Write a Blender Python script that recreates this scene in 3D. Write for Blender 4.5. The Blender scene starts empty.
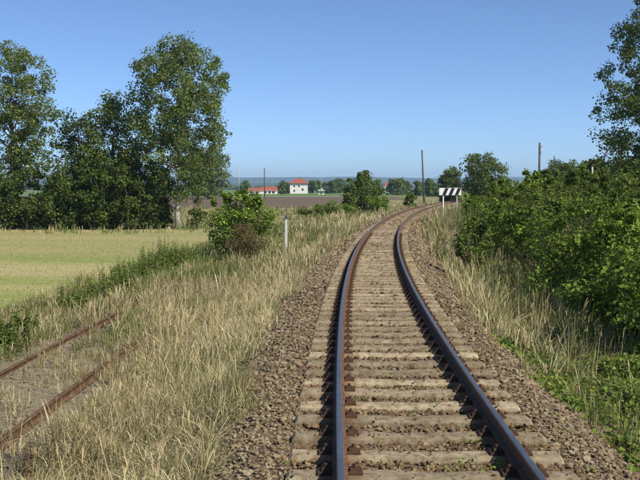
import bpy, bmesh, math, random
import numpy as np
from mathutils import Vector

rng = np.random.default_rng(90904)
random.seed(90904)
SC = bpy.context.scene
COL = SC.collection
R = math.radians

# ---------------------------------------------------------------- camera
CAM_H = 2.165            # eye above the rail heads (z = 0)
FPX = 900.0              # focal length in photo pixels (640 wide)
HZ = 188.0               # photo row of the horizon
PITCH = math.atan((240 - HZ) / FPX)
cam_data = bpy.data.cameras.new('camera')
cam_data.sensor_width = 36.0
cam_data.lens = 36.0 * FPX / 640.0
cam_data.clip_start = 0.1
cam_data.clip_end = 40000
cam = bpy.data.objects.new('camera', cam_data)
COL.objects.link(cam)
cam.location = (0, 0, CAM_H)
cam.rotation_euler = (R(90) - PITCH, 0, 0)
SC.camera = cam

# ---------------------------------------------------------------- sky, sun, exposure
SUN_EL, SUN_ROT = R(43), R(130)      # rotation clockwise from +Y: from the right, a little behind
world = bpy.data.worlds.new('World')
SC.world = world
world.use_nodes = True
wn = world.node_tree
for n in list(wn.nodes):
    wn.nodes.remove(n)
sky = wn.nodes.new('ShaderNodeTexSky')
sky.sky_type = 'NISHITA'
sky.sun_disc = False
sky.sun_elevation = SUN_EL
sky.sun_rotation = SUN_ROT
sky.altitude = 0
sky.air_density = 0.58
sky.dust_density = 0.28
sky.ozone_density = 6.0
bg = wn.nodes.new('ShaderNodeBackground')
bg.inputs['Strength'].default_value = 0.11
wo = wn.nodes.new('ShaderNodeOutputWorld')
wn.links.new(sky.outputs[0], bg.inputs[0])
wn.links.new(bg.outputs[0], wo.inputs[0])

sl = bpy.data.lights.new('sun', 'SUN')
sl.energy = 4.6
sl.angle = R(0.5)
sl.color = (1.0, 0.925, 0.80)
sun = bpy.data.objects.new('sun', sl)
COL.objects.link(sun)
sdir = Vector((math.cos(SUN_EL) * math.sin(SUN_ROT), math.cos(SUN_EL) * math.cos(SUN_ROT), math.sin(SUN_EL)))
sun.rotation_euler = sdir.to_track_quat('Z', 'Y').to_euler()
sun.location = (30, -10, 40)

SC.view_settings.view_transform = 'Standard'
SC.view_settings.look = 'None'
SC.view_settings.exposure = 0.5
SC.view_settings.gamma = 1.0
SC.view_settings.use_curve_mapping = False
SC.cycles.max_bounces = 6
SC.cycles.diffuse_bounces = 3
SC.cycles.transmission_bounces = 4
SC.cycles.volume_bounces = 0
SC.cycles.volume_step_rate = 1.0
SC.cycles.use_denoising = True

# ---------------------------------------------------------------- the line of the track
P0, P1, P2, P3, P4 = 0.8956, -0.00784, 0.00305, -3.392e-05, 1.693e-07
_s = np.linspace(-20, 420, 4401)
_k = np.where(_s < 150, P2 + P3 * np.maximum(_s, 0) + P4 * np.maximum(_s, 0) ** 2, 0.00178)
_k = np.where(_s < 0, 0.0, _k)
_th = np.cumsum(_k) * 0.1
_i0 = np.argmin(np.abs(_s))
_th = _th - _th[_i0] + P1
_x = np.cumsum(np.sin(_th)) * 0.1
_y = np.cumsum(np.cos(_th)) * 0.1
_x = _x - _x[_i0] + P0
_y = _y - _y[_i0]


def line_at(s, d):
    """point at arc length s and offset d (right positive) from the track's centre line"""
    s = np.asarray(s, float); d = np.asarray(d, float)
    th = np.interp(s, _s, _th)
    return np.interp(s, _s, _x) + d * np.cos(th), np.interp(s, _s, _y) - d * np.sin(th)


def offset_of(x, y):
    xc = np.interp(y, _y, _x); th = np.interp(y, _y, _th)
    return (np.asarray(x) - xc) * np.cos(th)


_PD = [-400, -14.0, -9.0, -7.6, -7.0, -4.2, -3.3, -2.6, -2.05, -1.6, -1.3, 0, 1.3, 1.65, 2.2, 2.9, 4.0, 6.0, 9.0, 14.0, 400]
_PZ = [-1.15, -1.15, -1.14, -1.10, -1.03, -1.03, -0.92, -0.72, -0.44, -0.26, -0.235, -0.235, -0.235, -0.28, -0.55, -0.78, -0.86, -0.85, -0.95, -1.15, -1.15]


def vnoise(x, y, seed=0):
    """cheap smooth value noise, about -1..1"""
    x = np.asarray(x, float); y = np.asarray(y, float)
    xi = np.floor(x).astype(np.int64); yi = np.floor(y).astype(np.int64)
    fx = x - xi; fy = y - yi
    fx = fx * fx * (3 - 2 * fx); fy = fy * fy * (3 - 2 * fy)

    def h(a, b):
        v = (a * 374761393 + b * 668265263 + seed * 1442695041) & 0x7fffffff
        v = ((v ^ (v >> 13)) * 1274126177) & 0x7fffffff
        return ((v ^ (v >> 16)) & 0xffff) / 32767.5 - 1
    return (h(xi, yi) * (1 - fx) * (1 - fy) + h(xi + 1, yi) * fx * (1 - fy)
            + h(xi, yi + 1) * (1 - fx) * fy + h(xi + 1, yi + 1) * fx * fy)


def height_sd(s, d):
    z = np.interp(d, _PD, _PZ)
    ad = np.abs(np.asarray(d))
    amp = np.clip((ad - 1.5) / 1.2, 0, 1) * np.clip((np.where(np.asarray(d) < 0, 10.6, 13.0) - ad) / 2, 0, 1)
    return z + amp * (0.06 * vnoise(np.asarray(s) * 0.5, np.asarray(d) * 0.8, 3) + 0.025 * vnoise(np.asarray(s) * 1.7, np.asarray(d) * 1.9, 4))


def height_xy(x, y):
    return height_sd(np.interp(y, _y, _s), offset_of(x, y))


# photo pixel -> point on a level `below` metres under the eye (distances come from the ground)
def at_depth(px, py, Y):
    return (px - 320) / FPX * Y, CAM_H - (py - HZ) / FPX * Y


# ---------------------------------------------------------------- helpers
def tag(o, label=None, cat=None, group=None, kind=None):
    if label: o['label'] = label
    if cat: o['category'] = cat
    if group: o['group'] = group
    if kind: o['kind'] = kind
    return o


def empty(name, loc=(0, 0, 0), rz=0.0):
    o = bpy.data.objects.new(name, None)
    o.empty_display_size = 0.2
    o.location = loc
    o.rotation_euler = (0, 0, rz)
    COL.objects.link(o)
    return o


def link(name, me, mat=None, parent=None):
    if mat is not None and not me.materials:
        me.materials.append(mat)
    o = bpy.data.objects.new(name, me)
    COL.objects.link(o)
    if parent is not None:
        o.parent = parent
    return o


def np_mesh(name, V, faces_list, colors=None, smooth=False, uv=None):
    """faces_list: list of int arrays (n, k)"""
    me = bpy.data.meshes.new(name)
    V = np.asarray(V, np.float32)
    me.vertices.add(len(V))
    me.vertices.foreach_set('co', V.ravel())
    loops = np.concatenate([f.ravel() for f in faces_list]).astype(np.int32)
    tot = np.concatenate([np.full(len(f), f.shape[1], np.int32) for f in faces_list])
    start = np.concatenate([[0], np.cumsum(tot)[:-1]]).astype(np.int32)
    me.loops.add(len(loops))
    me.loops.foreach_set('vertex_index', loops)
    me.polygons.add(len(tot))
    me.polygons.foreach_set('loop_start', start)
    me.polygons.foreach_set('loop_total', tot)
    me.polygons.foreach_set('use_smooth', np.full(len(tot), smooth, bool))
    me.update(calc_edges=True)
    if colors is not None:
        a = me.attributes.new('Col', 'FLOAT_COLOR', 'POINT')
        c = np.ones((len(V), 4), np.float32); c[:, :3] = colors
        a.data.foreach_set('color', c.ravel())
    if uv is not None:
        l = me.uv_layers.new(name='UVMap')
        l.data.foreach_set('uv', np.asarray(uv, np.float32)[loops].ravel())
    me.validate()
    return me


def grid_faces(nu, nv):
    i = np.arange(nu - 1)[:, None] * nv + np.arange(nv - 1)[None]
    i = i.ravel()
    return np.stack([i, i + nv, i + nv + 1, i + 1], 1)


class MB:
    """collects simple solids into one mesh"""
    def __init__(self):
        self.v = []; self.f = []

    def poly(self, pts, faces):
        b = len(self.v)
        self.v += [tuple(p) for p in pts]
        self.f += [tuple(b + i for i in f) for f in faces]
        return self

    def box(self, x0, x1, y0, y1, z0, z1, taper=1.0):
        cx, cy = (x0 + x1) / 2, (y0 + y1) / 2
        t = taper
        pts = [(x0, y0, z0), (x1, y0, z0), (x1, y1, z0), (x0, y1, z0),
               (cx + (x0 - cx) * t, cy + (y0 - cy) * t, z1), (cx + (x1 - cx) * t, cy + (y0 - cy) * t, z1),
               (cx + (x1 - cx) * t, cy + (y1 - cy) * t, z1), (cx + (x0 - cx) * t, cy + (y1 - cy) * t, z1)]
        return self.poly(pts, [(3, 2, 1, 0), (4, 5, 6, 7), (0, 1, 5, 4), (1, 2, 6, 5), (2, 3, 7, 6), (3, 0, 4, 7)])

    def tube(self, pts, rad, n=8, cap=True):
        pts = [Vector(p) for p in pts]
        rings = []
        for i, p in enumerate(pts):
            t = (pts[min(i + 1, len(pts) - 1)] - pts[max(i - 1, 0)]).normalized()
            a = t.cross(Vector((0.31, 0.17, 0.93)) if abs(t.z) < 0.9 else Vector((1, 0.2, 0))).normalized()
            b = t.cross(a)
            rings.append([p + (a * math.cos(2 * math.pi * k / n) + b * math.sin(2 * math.pi * k / n)) * rad[i] for k in range(n)])
        base = len(self.v)
        for r in rings:
            self.v += [tuple(q) for q in r]
        for i in range(len(pts) - 1):
            for k in range(n):
                a0 = base + i * n + k; a1 = base + i * n + (k + 1) % n
                self.f.append((a0, a1, a1 + n, a0 + n))
        if cap:
            self.f.append(tuple(base + k for k in reversed(range(n))))
            self.f.append(tuple(base + (len(pts) - 1) * n + k for k in range(n)))
        return self

    def mesh(self, name, bevel=0.0, smooth=False):
        me = bpy.data.meshes.new(name)
        me.from_pydata(self.v, [], self.f)
        if bevel:
            bm = bmesh.new(); bm.from_mesh(me)
            bmesh.ops.bevel(bm, geom=bm.edges[:], offset=bevel, segments=1, affect='EDGES')
            bm.to_mesh(me); bm.free()
        if smooth:
            me.polygons.foreach_set('use_smooth', np.ones(len(me.polygons), bool))
        me.update()
        return me

    def build(self, name, mat, parent=None, bevel=0.0, smooth=False):
        return link(name, self.mesh(name, bevel, smooth), mat, parent)


# ---------------------------------------------------------------- materials
def new_mat(name):
    m = bpy.data.materials.new(name)
    m.use_nodes = True
    nt = m.node_tree
    b = nt.nodes['Principled BSDF']
    return m, nt, b


def N(nt, typ, **kw):
    n = nt.nodes.new(typ)
    for k, v in kw.items():
        if k.startswith('i_'):
            n.inputs[k[2:].replace('_', ' ')].default_value = v
        else:
            setattr(n, k, v)
    return n


def ramp(nt, fac, stops):
    r = nt.nodes.new('ShaderNodeValToRGB')
    e = r.color_ramp.elements
    while len(e) < len(stops):
        e.new(0.5)
    for el, (p, c) in zip(e, stops):
        el.position = p
        el.color = (c[0], c[1], c[2], 1) if hasattr(c, '__len__') else (c, c, c, 1)
    nt.links.new(fac, r.inputs[0])
    return r.outputs[0]


def noise(nt, vec, scale, detail=4, rough=0.6):
    n = nt.nodes.new('ShaderNodeTexNoise')
    n.inputs['Scale'].default_value = scale
    n.inputs['Detail'].default_value = detail
    n.inputs['Roughness'].default_value = rough
    if vec is not None:
        nt.links.new(vec, n.inputs['Vector'])
    return n.outputs['Fac']


def mixc(nt, fac, a, b):
    m = nt.nodes.new('ShaderNodeMix')
    m.data_type = 'RGBA'
    for sock, val in ((m.inputs[0], fac), (m.inputs[6], a), (m.inputs[7], b)):
        if hasattr(val, 'is_output'):
            nt.links.new(val, sock)
        elif hasattr(val, '__len__'):
            sock.default_value = (val[0], val[1], val[2], 1)
        else:
            sock.default_value = val
    return m.outputs[2]


def bump(nt, b, h, strength, dist):
    n = nt.nodes.new('ShaderNodeBump')
    n.inputs['Strength'].default_value = strength
    n.inputs['Distance'].default_value = dist
    nt.links.new(h, n.inputs['Height'])
    nt.links.new(n.outputs[0], b.inputs['Normal'])


def objcoord(nt):
    return nt.nodes.new('ShaderNodeTexCoord').outputs['Object']


def simple_mat(name, c0, c1, scale=6.0, rough=0.8, bstr=0.3, bdist=0.01, spec=0.3, metallic=0.0):
    m, nt, b = new_mat(name)
    oc = objcoord(nt)
    f = noise(nt, oc, scale, 6, 0.65)
    nt.links.new(ramp(nt, f, [(0.3, c0), (0.7, c1)]), b.inputs['Base Color'])
    b.inputs['Roughness'].default_value = rough
    b.inputs['Specular IOR Level'].default_value = spec
    b.inputs['Metallic'].default_value = metallic
    if bstr:
        bump(nt, b, noise(nt, oc, scale * 4, 4), bstr, bdist)
    return m


def foliage_mat(name, trans=0.3, rough=0.6, spec=0.12):
    """colour comes per leaf or blade from the attribute Col"""
    m, nt, b = new_mat(name)
    a = N(nt, 'ShaderNodeAttribute', attribute_name='Col')
    nt.links.new(a.outputs['Color'], b.inputs['Base Color'])
    b.inputs['Roughness'].default_value = rough
    b.inputs['Specular IOR Level'].default_value = spec
    t = nt.nodes.new('ShaderNodeBsdfTranslucent')
    tc = mixc(nt, 0.5, a.outputs['Color'], (0.20, 0.27, 0.03))
    nt.links.new(tc, t.inputs['Color'])
    ms = nt.nodes.new('ShaderNodeMixShader')
    ms.inputs[0].default_value = trans
    nt.links.new(b.outputs[0], ms.inputs[1])
    nt.links.new(t.outputs[0], ms.inputs[2])
    nt.links.new(ms.outputs[0], nt.nodes['Material Output'].inputs['Surface'])
    return m


M = {}
M['leaf'] = foliage_mat('leaf', 0.36)
M['grass'] = foliage_mat('grass_blade', 0.2, 0.6, 0.2)
M['stone'] = None
m, nt, b = new_mat('ballast_stone')
a = N(nt, 'ShaderNodeAttribute', attribute_name='Col')
oc = objcoord(nt)
nt.links.new(mixc(nt, ramp(nt, noise(nt, oc, 40, 3), [(0.35, 0.0), (0.7, 0.6)]), a.outputs['Color'], (0.27, 0.2, 0.12)), b.inputs['Base Color'])
b.inputs['Roughness'].default_value = 0.9
b.inputs['Specular IOR Level'].default_value = 0.15
bump(nt, b, noise(nt, oc, 90, 3), 0.4, 0.004)
M['stone'] = m

# rail: polished head, rusty flanks
m, nt, b = new_mat('rail_steel')
oc = objcoord(nt)
uvn = N(nt, 'ShaderNodeUVMap', uv_map='UVMap')
sx = nt.nodes.new('ShaderNodeSeparateXYZ'); nt.links.new(uvn.outputs[0], sx.inputs[0])
head = ramp(nt, sx.outputs[0], [(0.45, 0.0), (0.55, 1.0)])
rust = ramp(nt, noise(nt, oc, 9, 6, 0.7), [(0.3, (0.045, 0.024, 0.014)), (0.55, (0.12, 0.058, 0.028)), (0.8, (0.19, 0.10, 0.05))])
steel = ramp(nt, noise(nt, oc, 5, 4), [(0.3, (0.25, 0.26, 0.25)), (0.7, (0.38, 0.39, 0.37))])
nt.links.new(mixc(nt, head, rust, steel), b.inputs['Base Color'])
nt.links.new(head, b.inputs['Metallic'])
nt.links.new(ramp(nt, head, [(0.0, 0.85), (1.0, 0.45)]), b.inputs['Roughness'])
bump(nt, b, noise(nt, oc, 60, 4), 0.15, 0.003)
M['rail'] = m
M['old_rail'] = simple_mat('rusty_rail', (0.06, 0.036, 0.022), (0.15, 0.088, 0.052), 7, 0.9, 0.5, 0.006, 0.15)
M['rust'] = simple_mat('rust_fastening', (0.03, 0.019, 0.013), (0.095, 0.052, 0.03), 25, 0.9, 0.4, 0.005, 0.2)

m, nt, b = new_mat('sleeper_concrete')
oc = objcoord(nt)
oi = nt.nodes.new('ShaderNodeObjectInfo')
ad = N(nt, 'ShaderNodeVectorMath', operation='ADD')
sc_ = N(nt, 'ShaderNodeVectorMath', operation='SCALE'); sc_.inputs['Scale'].default_value = 1.0
cm = nt.nodes.new('ShaderNodeCombineXYZ')
mul = N(nt, 'ShaderNodeMath', operation='MULTIPLY'); mul.inputs[1].default_value = 57.0
nt.links.new(oi.outputs['Random'], mul.inputs[0]); nt.links.new(mul.outputs[0], cm.inputs[1])
nt.links.new(oc, ad.inputs[0]); nt.links.new(cm.outputs[0], ad.inputs[1])
v = ad.outputs[0]
base = ramp(nt, noise(nt, v, 4, 7, 0.7), [(0.25, (0.185, 0.15, 0.10)), (0.5, (0.33, 0.28, 0.19)), (0.75, (0.43, 0.38, 0.27))])
sep = nt.nodes.new('ShaderNodeSeparateXYZ'); nt.links.new(oc, sep.inputs[0])
ab = N(nt, 'ShaderNodeMath', operation='ABSOLUTE'); nt.links.new(sep.outputs[0], ab.inputs[0])
sb = N(nt, 'ShaderNodeMath', operation='SUBTRACT'); sb.inputs[1].default_value = 0.75; nt.links.new(ab.outputs[0], sb.inputs[0])
ab2 = N(nt, 'ShaderNodeMath', operation='ABSOLUTE'); nt.links.new(sb.outputs[0], ab2.inputs[0])
near_rail = ramp(nt, ab2.outputs[0], [(0.06, 0.75), (0.26, 0.0)])
base = mixc(nt, ramp(nt, noise(nt, v, 11, 5, 0.7), [(0.47, 0.0), (0.66, 0.85)]), base, (0.13, 0.09, 0.05))
base = mixc(nt, near_rail, base, (0.17, 0.085, 0.045))
var = ramp(nt, oi.outputs['Random'], [(0.0, (0.68, 0.66, 0.63)), (1.0, (1.15, 1.13, 1.08))])
mm = N(nt, 'ShaderNodeMix', data_type='RGBA', blend_type='MULTIPLY'); mm.inputs[0].default_value = 1.0
nt.links.new(base, mm.inputs[6]); nt.links.new(var, mm.inputs[7])
nt.links.new(mm.outputs[2], b.inputs['Base Color'])
b.inputs['Roughness'].default_value = 0.92
b.inputs['Specular IOR Level'].default_value = 0.15
bump(nt, b, noise(nt, v, 30, 6, 0.7), 0.6, 0.012)
M['sleeper'] = m
M['old_sleeper'] = simple_mat('weathered_timber', (0.05, 0.042, 0.035), (0.16, 0.135, 0.105), 8, 0.9, 0.5, 0.01)

# ground beside the track: UV = (offset, arc length)
m, nt, b = new_mat('trackside_soil')
oc = objcoord(nt)
uvn = N(nt, 'ShaderNodeUVMap', uv_map='UVMap')
sx = nt.nodes.new('ShaderNodeSeparateXYZ'); nt.links.new(uvn.outputs[0], sx.inputs[0])
wob = N(nt, 'ShaderNodeMath', operation='MULTIPLY_ADD'); wob.inputs[1].default_value = 1.4; wob.inputs[2].default_value = -0.7
nt.links.new(noise(nt, oc, 0.9, 4), wob.inputs[0])
adx = N(nt, 'ShaderNodeMath', operation='ADD'); nt.links.new(sx.outputs[0], adx.inputs[0]); nt.links.new(wob.outputs[0], adx.inputs[1])
dabs = N(nt, 'ShaderNodeMath', operation='ABSOLUTE'); nt.links.new(adx.outputs[0], dabs.inputs[0])
grav = ramp(nt, noise(nt, oc, 26, 5, 0.75), [(0.25, (0.05, 0.034, 0.02)), (0.5, (0.13, 0.092, 0.058)), (0.8, (0.25, 0.195, 0.13))])
vor = nt.nodes.new('ShaderNodeTexVoronoi'); vor.inputs['Scale'].default_value = 22; nt.links.new(oc, vor.inputs['Vector'])
soil = ramp(nt, noise(nt, oc, 7, 7, 0.75), [(0.3, (0.10, 0.085, 0.055)), (0.5, (0.20, 0.17, 0.11)), (0.72, (0.31, 0.265, 0.17))])
green = ramp(nt, noise(nt, oc, 9, 6, 0.75), [(0.3, (0.045, 0.07, 0.018)), (0.6, (0.10, 0.125, 0.035)), (0.8, (0.22, 0.19, 0.09))])
gm = ramp(nt, noise(nt, oc, 0.35, 3), [(0.42, 0.0), (0.6, 0.8)])
land0 = (soil, green)
edge = ramp(nt, N(nt, 'ShaderNodeMath', operation='DIVIDE').outputs[0], [(0, 0), (1, 1)])
dv = [n for n in nt.nodes if n.bl_idname == 'ShaderNodeMath' and n.operation == 'DIVIDE'][0]
dv.inputs[1].default_value = 10.0
nt.links.new(dabs.outputs[0], dv.inputs[0])
er = edge.node
gz_m = N(nt, 'ShaderNodeMath', operation='MULTIPLY')
nt.links.new(gm, gz_m.inputs[0]); nt.links.new(ramp(nt, dv.outputs[0], [(0.66, 0.12), (0.76, 1.0)]), gz_m.inputs[1])
land = mixc(nt, gz_m.outputs[0], soil, green)
er.color_ramp.elements[0].position = 0.20; er.color_ramp.elements[1].position = 0.27
nt.links.new(mixc(nt, edge, grav, land), b.inputs['Base Color'])
b.inputs['Roughness'].default_value = 0.95
b.inputs['Specular IOR Level'].default_value = 0.1
bump(nt, b, vor.outputs['Distance'], 0.7, 0.03)
M['trackside'] = m


def field_mat(name, stops, scale, stretch=(1, 1, 1), rotz=0.0, bstr=0.5, bdist=0.05, fine=8.0, fine_amt=0.35, fine_col=(0.3, 0.27, 0.15)):
    m, nt, b = new_mat(name)
    oc = objcoord(nt)
    mp = nt.nodes.new('ShaderNodeMapping')
    mp.inputs['Scale'].default_value = stretch
    mp.inputs['Rotation'].default_value = (0, 0, rotz)
    nt.links.new(oc, mp.inputs['Vector'])
    big = ramp(nt, noise(nt, mp.outputs[0], scale, 5, 0.65), stops)
    ff = ramp(nt, noise(nt, oc, fine, 5, 0.75), [(0.45, 0.0), (0.75, fine_amt)])
    nt.links.new(mixc(nt, ff, big, fine_col), b.inputs['Base Color'])
    b.inputs['Roughness'].default_value = 0.95
    b.inputs['Specular IOR Level'].default_value = 0.1
    bump(nt, b, noise(nt, oc, fine, 5, 0.8), bstr, bdist)
    return m


M['ground'] = field_mat('dry_pasture', [(0.3, (0.10, 0.12, 0.04)), (0.5, (0.20, 0.19, 0.085)), (0.7, (0.30, 0.26, 0.14))], 0.03, (1, 0.4, 1))
M['meadow'] = field_mat('mown_meadow', [(0.30, (0.16, 0.215, 0.055)), (0.46, (0.215, 0.25, 0.075)), (0.55, (0.33, 0.30, 0.135)), (0.62, (0.35, 0.315, 0.155)), (0.74, (0.21, 0.25, 0.07))], 0.15, (0.25, 1.0, 1), R(-14), fine=3, fine_amt=0.3, fine_col=(0.3, 0.28, 0.12))
nt = M['meadow'].node_tree; bb = nt.nodes['Principled BSDF']
src = bb.inputs['Base Color'].links[0].from_socket
oc = objcoord(nt); sy = nt.nodes.new('ShaderNodeSeparateXYZ'); nt.links.new(oc, sy.inputs[0])
mr = nt.nodes.new('ShaderNodeMapRange'); mr.inputs['From Min'].default_value = 30; mr.inputs['From Max'].default_value = 62
nt.links.new(sy.outputs[1], mr.inputs['Value'])
sm = N(nt, 'ShaderNodeMath', operation='ADD'); nt.links.new(mr.outputs[0], sm.inputs[0]); nt.links.new(noise(nt, oc, 0.12, 5, 0.7), sm.inputs[1])
nt.links.new(mixc(nt, ramp(nt, sm.outputs[0], [(0.75, 0.0), (1.2, 0.6)]), src, (0.30, 0.265, 0.125)), bb.inputs['Base Color'])   # drier hay at the far side
M['ploughed'] = field_mat('ploughed_soil', [(0.3, (0.095, 0.072, 0.048)), (0.7, (0.155, 0.12, 0.082))], 0.06, (0.3, 1, 1), fine=1.2, fine_amt=0.4, fine_col=(0.18, 0.145, 0.1))
M['greenfield'] = field_mat('young_crop', [(0.3, (0.085, 0.15, 0.04)), (0.7, (0.13, 0.2, 0.06))], 0.02, (0.3, 1, 1), fine=0.6, fine_amt=0.3, fine_col=(0.2, 0.22, 0.09))
M['stubble'] = field_mat('dry_stubble', [(0.3, (0.19, 0.175, 0.08)), (0.5, (0.27, 0.23, 0.12)), (0.7, (0.2, 0.2, 0.085))], 0.03, (0.3, 1, 1), fine=1.0, fine_amt=0.3, fine_col=(0.2, 0.19, 0.09))
M['lane'] = simple_mat('pale_gravel', (0.42, 0.4, 0.35), (0.55, 0.52, 0.46), 0.3, 0.95, 0.2, 0.02)
M['hill'] = field_mat('far_forest', [(0.35, (0.035, 0.06, 0.028)), (0.6, (0.055, 0.085, 0.035)), (0.75, (0.12, 0.13, 0.06))], 0.0016, (1, 0.5, 1), fine=0.01, fine_amt=0.3, fine_col=(0.08, 0.1, 0.04), bdist=8)
M['bark'] = simple_mat('bark', (0.06, 0.05, 0.038), (0.17, 0.145, 0.11), 6, 0.95, 0.8, 0.03)
M['pale_bark'] = simple_mat('pale_bark', (0.20, 0.19, 0.155), (0.42, 0.40, 0.34), 4, 0.9, 0.6, 0.03)
M['stem'] = simple_mat('woody_stem', (0.07, 0.055, 0.035), (0.16, 0.12, 0.08), 9, 0.9, 0.3, 0.01)
M['pole'] = simple_mat('pole_timber', (0.055, 0.048, 0.042), (0.13, 0.115, 0.10), 3, 0.9, 0.3, 0.01)
M['palepole'] = simple_mat('pole_concrete', (0.33, 0.32, 0.29), (0.46, 0.45, 0.41), 3, 0.9, 0.3, 0.01)
M['white'] = simple_mat('white_paint', (0.66, 0.67, 0.66), (0.8, 0.8, 0.78), 5, 0.6, 0.1, 0.004)
M['black'] = simple_mat('black_paint', (0.012, 0.012, 0.013), (0.025, 0.025, 0.027), 8, 0.55, 0.1, 0.003)
M['post_white'] = simple_mat('weathered_white', (0.42, 0.42, 0.40), (0.62, 0.62, 0.6), 6, 0.85, 0.4, 0.01)
M['post_dark'] = simple_mat('dark_grey_metal', (0.04, 0.05, 0.055), (0.085, 0.1, 0.105), 12, 0.6, 0.2, 0.005)
M['galv'] = simple_mat('galvanised_steel', (0.3, 0.31, 0.32), (0.45, 0.46, 0.47), 12, 0.55, 0.1, 0.003, 0.4, 0.4)
M['render_w'] = simple_mat('white_render', (0.62, 0.60, 0.55), (0.74, 0.72, 0.67), 0.6, 0.9, 0.1, 0.02)
M['tile_red'] = simple_mat('red_roof_tile', (0.24, 0.06, 0.032), (0.34, 0.095, 0.05), 1.2, 0.85, 0.3, 0.05)
M['tile_dark'] = simple_mat('old_roof_tile', (0.19, 0.07, 0.045), (0.28, 0.11, 0.07), 1.2, 0.85, 0.3, 0.05)
M['pane'] = simple_mat('window_glass', (0.02, 0.025, 0.03), (0.035, 0.04, 0.045), 3, 0.1, 0, 0, 0.5)
M['timber'] = simple_mat('brown_timber', (0.05, 0.035, 0.025), (0.09, 0.065, 0.045), 3, 0.8, 0.2, 0.01)

# ---------------------------------------------------------------- ground, fields, hills
bigN = 60
ax = np.concatenate([-np.geomspace(9000, 20, bigN), [0], np.geomspace(20, 9000, bigN)])
ay = np.concatenate([[-300, -60], np.geomspace(4, 11000, 90)])
gx, gy = np.meshgrid(ax, ay, indexing='ij')
gz = np.full(gx.shape, -1.15)
V = np.stack([gx, gy, gz], -1).reshape(-1, 3)
o = link('ground', np_mesh('ground', V, [grid_faces(len(ax), len(ay))[:, ::-1]], smooth=True), M['ground'])
tag(o, kind='structure')

ss = np.concatenate([np.arange(-6, 40, 0.25), np.arange(40, 120, 0.8), np.arange(120, 331, 3.0)])
dd = np.array([-14, -12, -10.5, -9, -8.3, -7.6, -7, -6.4, -5.8, -5.2, -4.6, -4.2, -3.9, -3.6, -3.3, -3, -2.8, -2.6, -2.4, -2.2, -2.05, -1.9, -1.75, -1.6, -1.45, -1.3, -0.6, 0,
               0.6, 1.3, 1.45, 1.65, 1.8, 2, 2.2, 2.4, 2.6, 2.9, 3.2, 3.6, 4, 4.5, 5, 6, 7, 8, 9, 10.5, 12, 14])
S2, D2 = np.meshgrid(ss, dd, indexing='ij')
X2, Y2 = line_at(S2, D2)
Z2 = height_sd(S2, D2)
Z2 = np.where(np.abs(D2) > 13.5, -1.22, Z2)
Z2 = np.where((np.abs(D2) < 13.5), np.maximum(Z2, -1.125), Z2)
Z2 = np.where(D2 < -9.4, -1.18, Z2)
V = np.stack([X2, Y2, Z2], -1).reshape(-1, 3)
uv = np.stack([D2, S2], -1).reshape(-1, 2)
o = link('trackside_ground', np_mesh('trackside_ground', V, [grid_faces(len(ss), len(dd))[:, ::-1]], smooth=True, uv=uv), M['trackside'])
tag(o, kind='structure')


def field(name, left, right, mat, z):
    """strip between two polylines (same count), resampled and given a ragged edge"""
    left = np.array(left, float); right = np.array(right, float)
    t = np.linspace(0, 1, 90)
    tl = np.linspace(0, 1, len(left))
    L = np.stack([np.interp(t, tl, left[:, 0]), np.interp(t, tl, left[:, 1])], 1)
    Rr = np.stack([np.interp(t, tl, right[:, 0]), np.interp(t, tl, right[:, 1])], 1)
    scale = np.linalg.norm(Rr - L, axis=1).mean() * 0.012
    L[:, 0] += scale * vnoise(t * 25, t * 0, 81); Rr[:, 0] += scale * vnoise(t * 25, t * 0, 82)
    u = np.linspace(0, 1, 60)
    wob = vnoise(u * 14, u * 0, int(L[0, 1])) * 0.004 * abs(Rr[0, 0] - L[0, 0])
    G = L[:, None] * (1 - u)[None, :, None] + Rr[:, None] * u[None, :, None]
    G[..., 1] += wob[None]
    V = np.concatenate([G, np.full(G.shape[:2] + (1,), z)], -1).reshape(-1, 3)
    f = grid_faces(90, 60)
    o = link(name, np_mesh(name, V, [f]), mat)
    n = o.data.polygons[0].normal
    if n.z < 0:
        o.data.flip_normals()
    return tag(o, kind='structure')


# near mown meadow on the left, then dry strip, ploughed land, green crop, lane
field('meadow', [(-70, 8), (-70, 40), (-70, 71)], [(-9.5, 8), (-7.6, 40), (-5.8, 72)], M['meadow'], -1.135)
field('stubble_field', [(-120, 76), (-200, 145)], [(3, 78), (10, 146)], M['stubble'], -1.13)
field('ploughed_field', [(-220, 150), (-420, 372)], [(8, 152), (28, 330)], M['ploughed'], -1.11)
field('crop_field', [(-520, 400), (-1300, 1150)], [(60, 355), (160, 1150)], M['greenfield'], -1.08)
field('farm_lane', [(-420, 378), (-435, 396)], [(20, 336), (20, 347)], M['lane'], -1.06)

# far ridges
def ridge(name, Y, top_px, amp_px, depth, seed):
    xs = np.linspace(-5500, 5500, 220)
    ys = np.linspace(0, 1, 14)
    hx = top_px + amp_px * (0.6 * vnoise(xs / 1500, xs * 0, seed) + 0.3 * vnoise(xs / 500, xs * 0, seed + 1) + 0.12 * vnoise(xs / 140, xs * 0, seed + 2))
    H = hx / FPX * Y
    prof = np.sin(np.clip(ys, 0, 1) * math.pi) ** 0.8
    XX = np.repeat(xs[:, None], 14, 1)
    YY = Y + (ys[None] - 0.5) * depth + XX * 0
    ZZ = -3 + (H[:, None] + 3) * prof[None] * (1 + 0.05 * vnoise(XX / 300, YY / 300, seed + 3))
    V = np.stack([XX, YY, ZZ], -1).reshape(-1, 3)
    o = link(name, np_mesh(name, V, [grid_faces(220, 14)[:, ::-1]], smooth=True), M['hill'])
    return tag(o, kind='structure')


ridge('hills', 6800, 11.2, 2.4, 2200, 11)
ridge('low_hills', 4300, 4.8, 2.0, 1200, 41)

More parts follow.
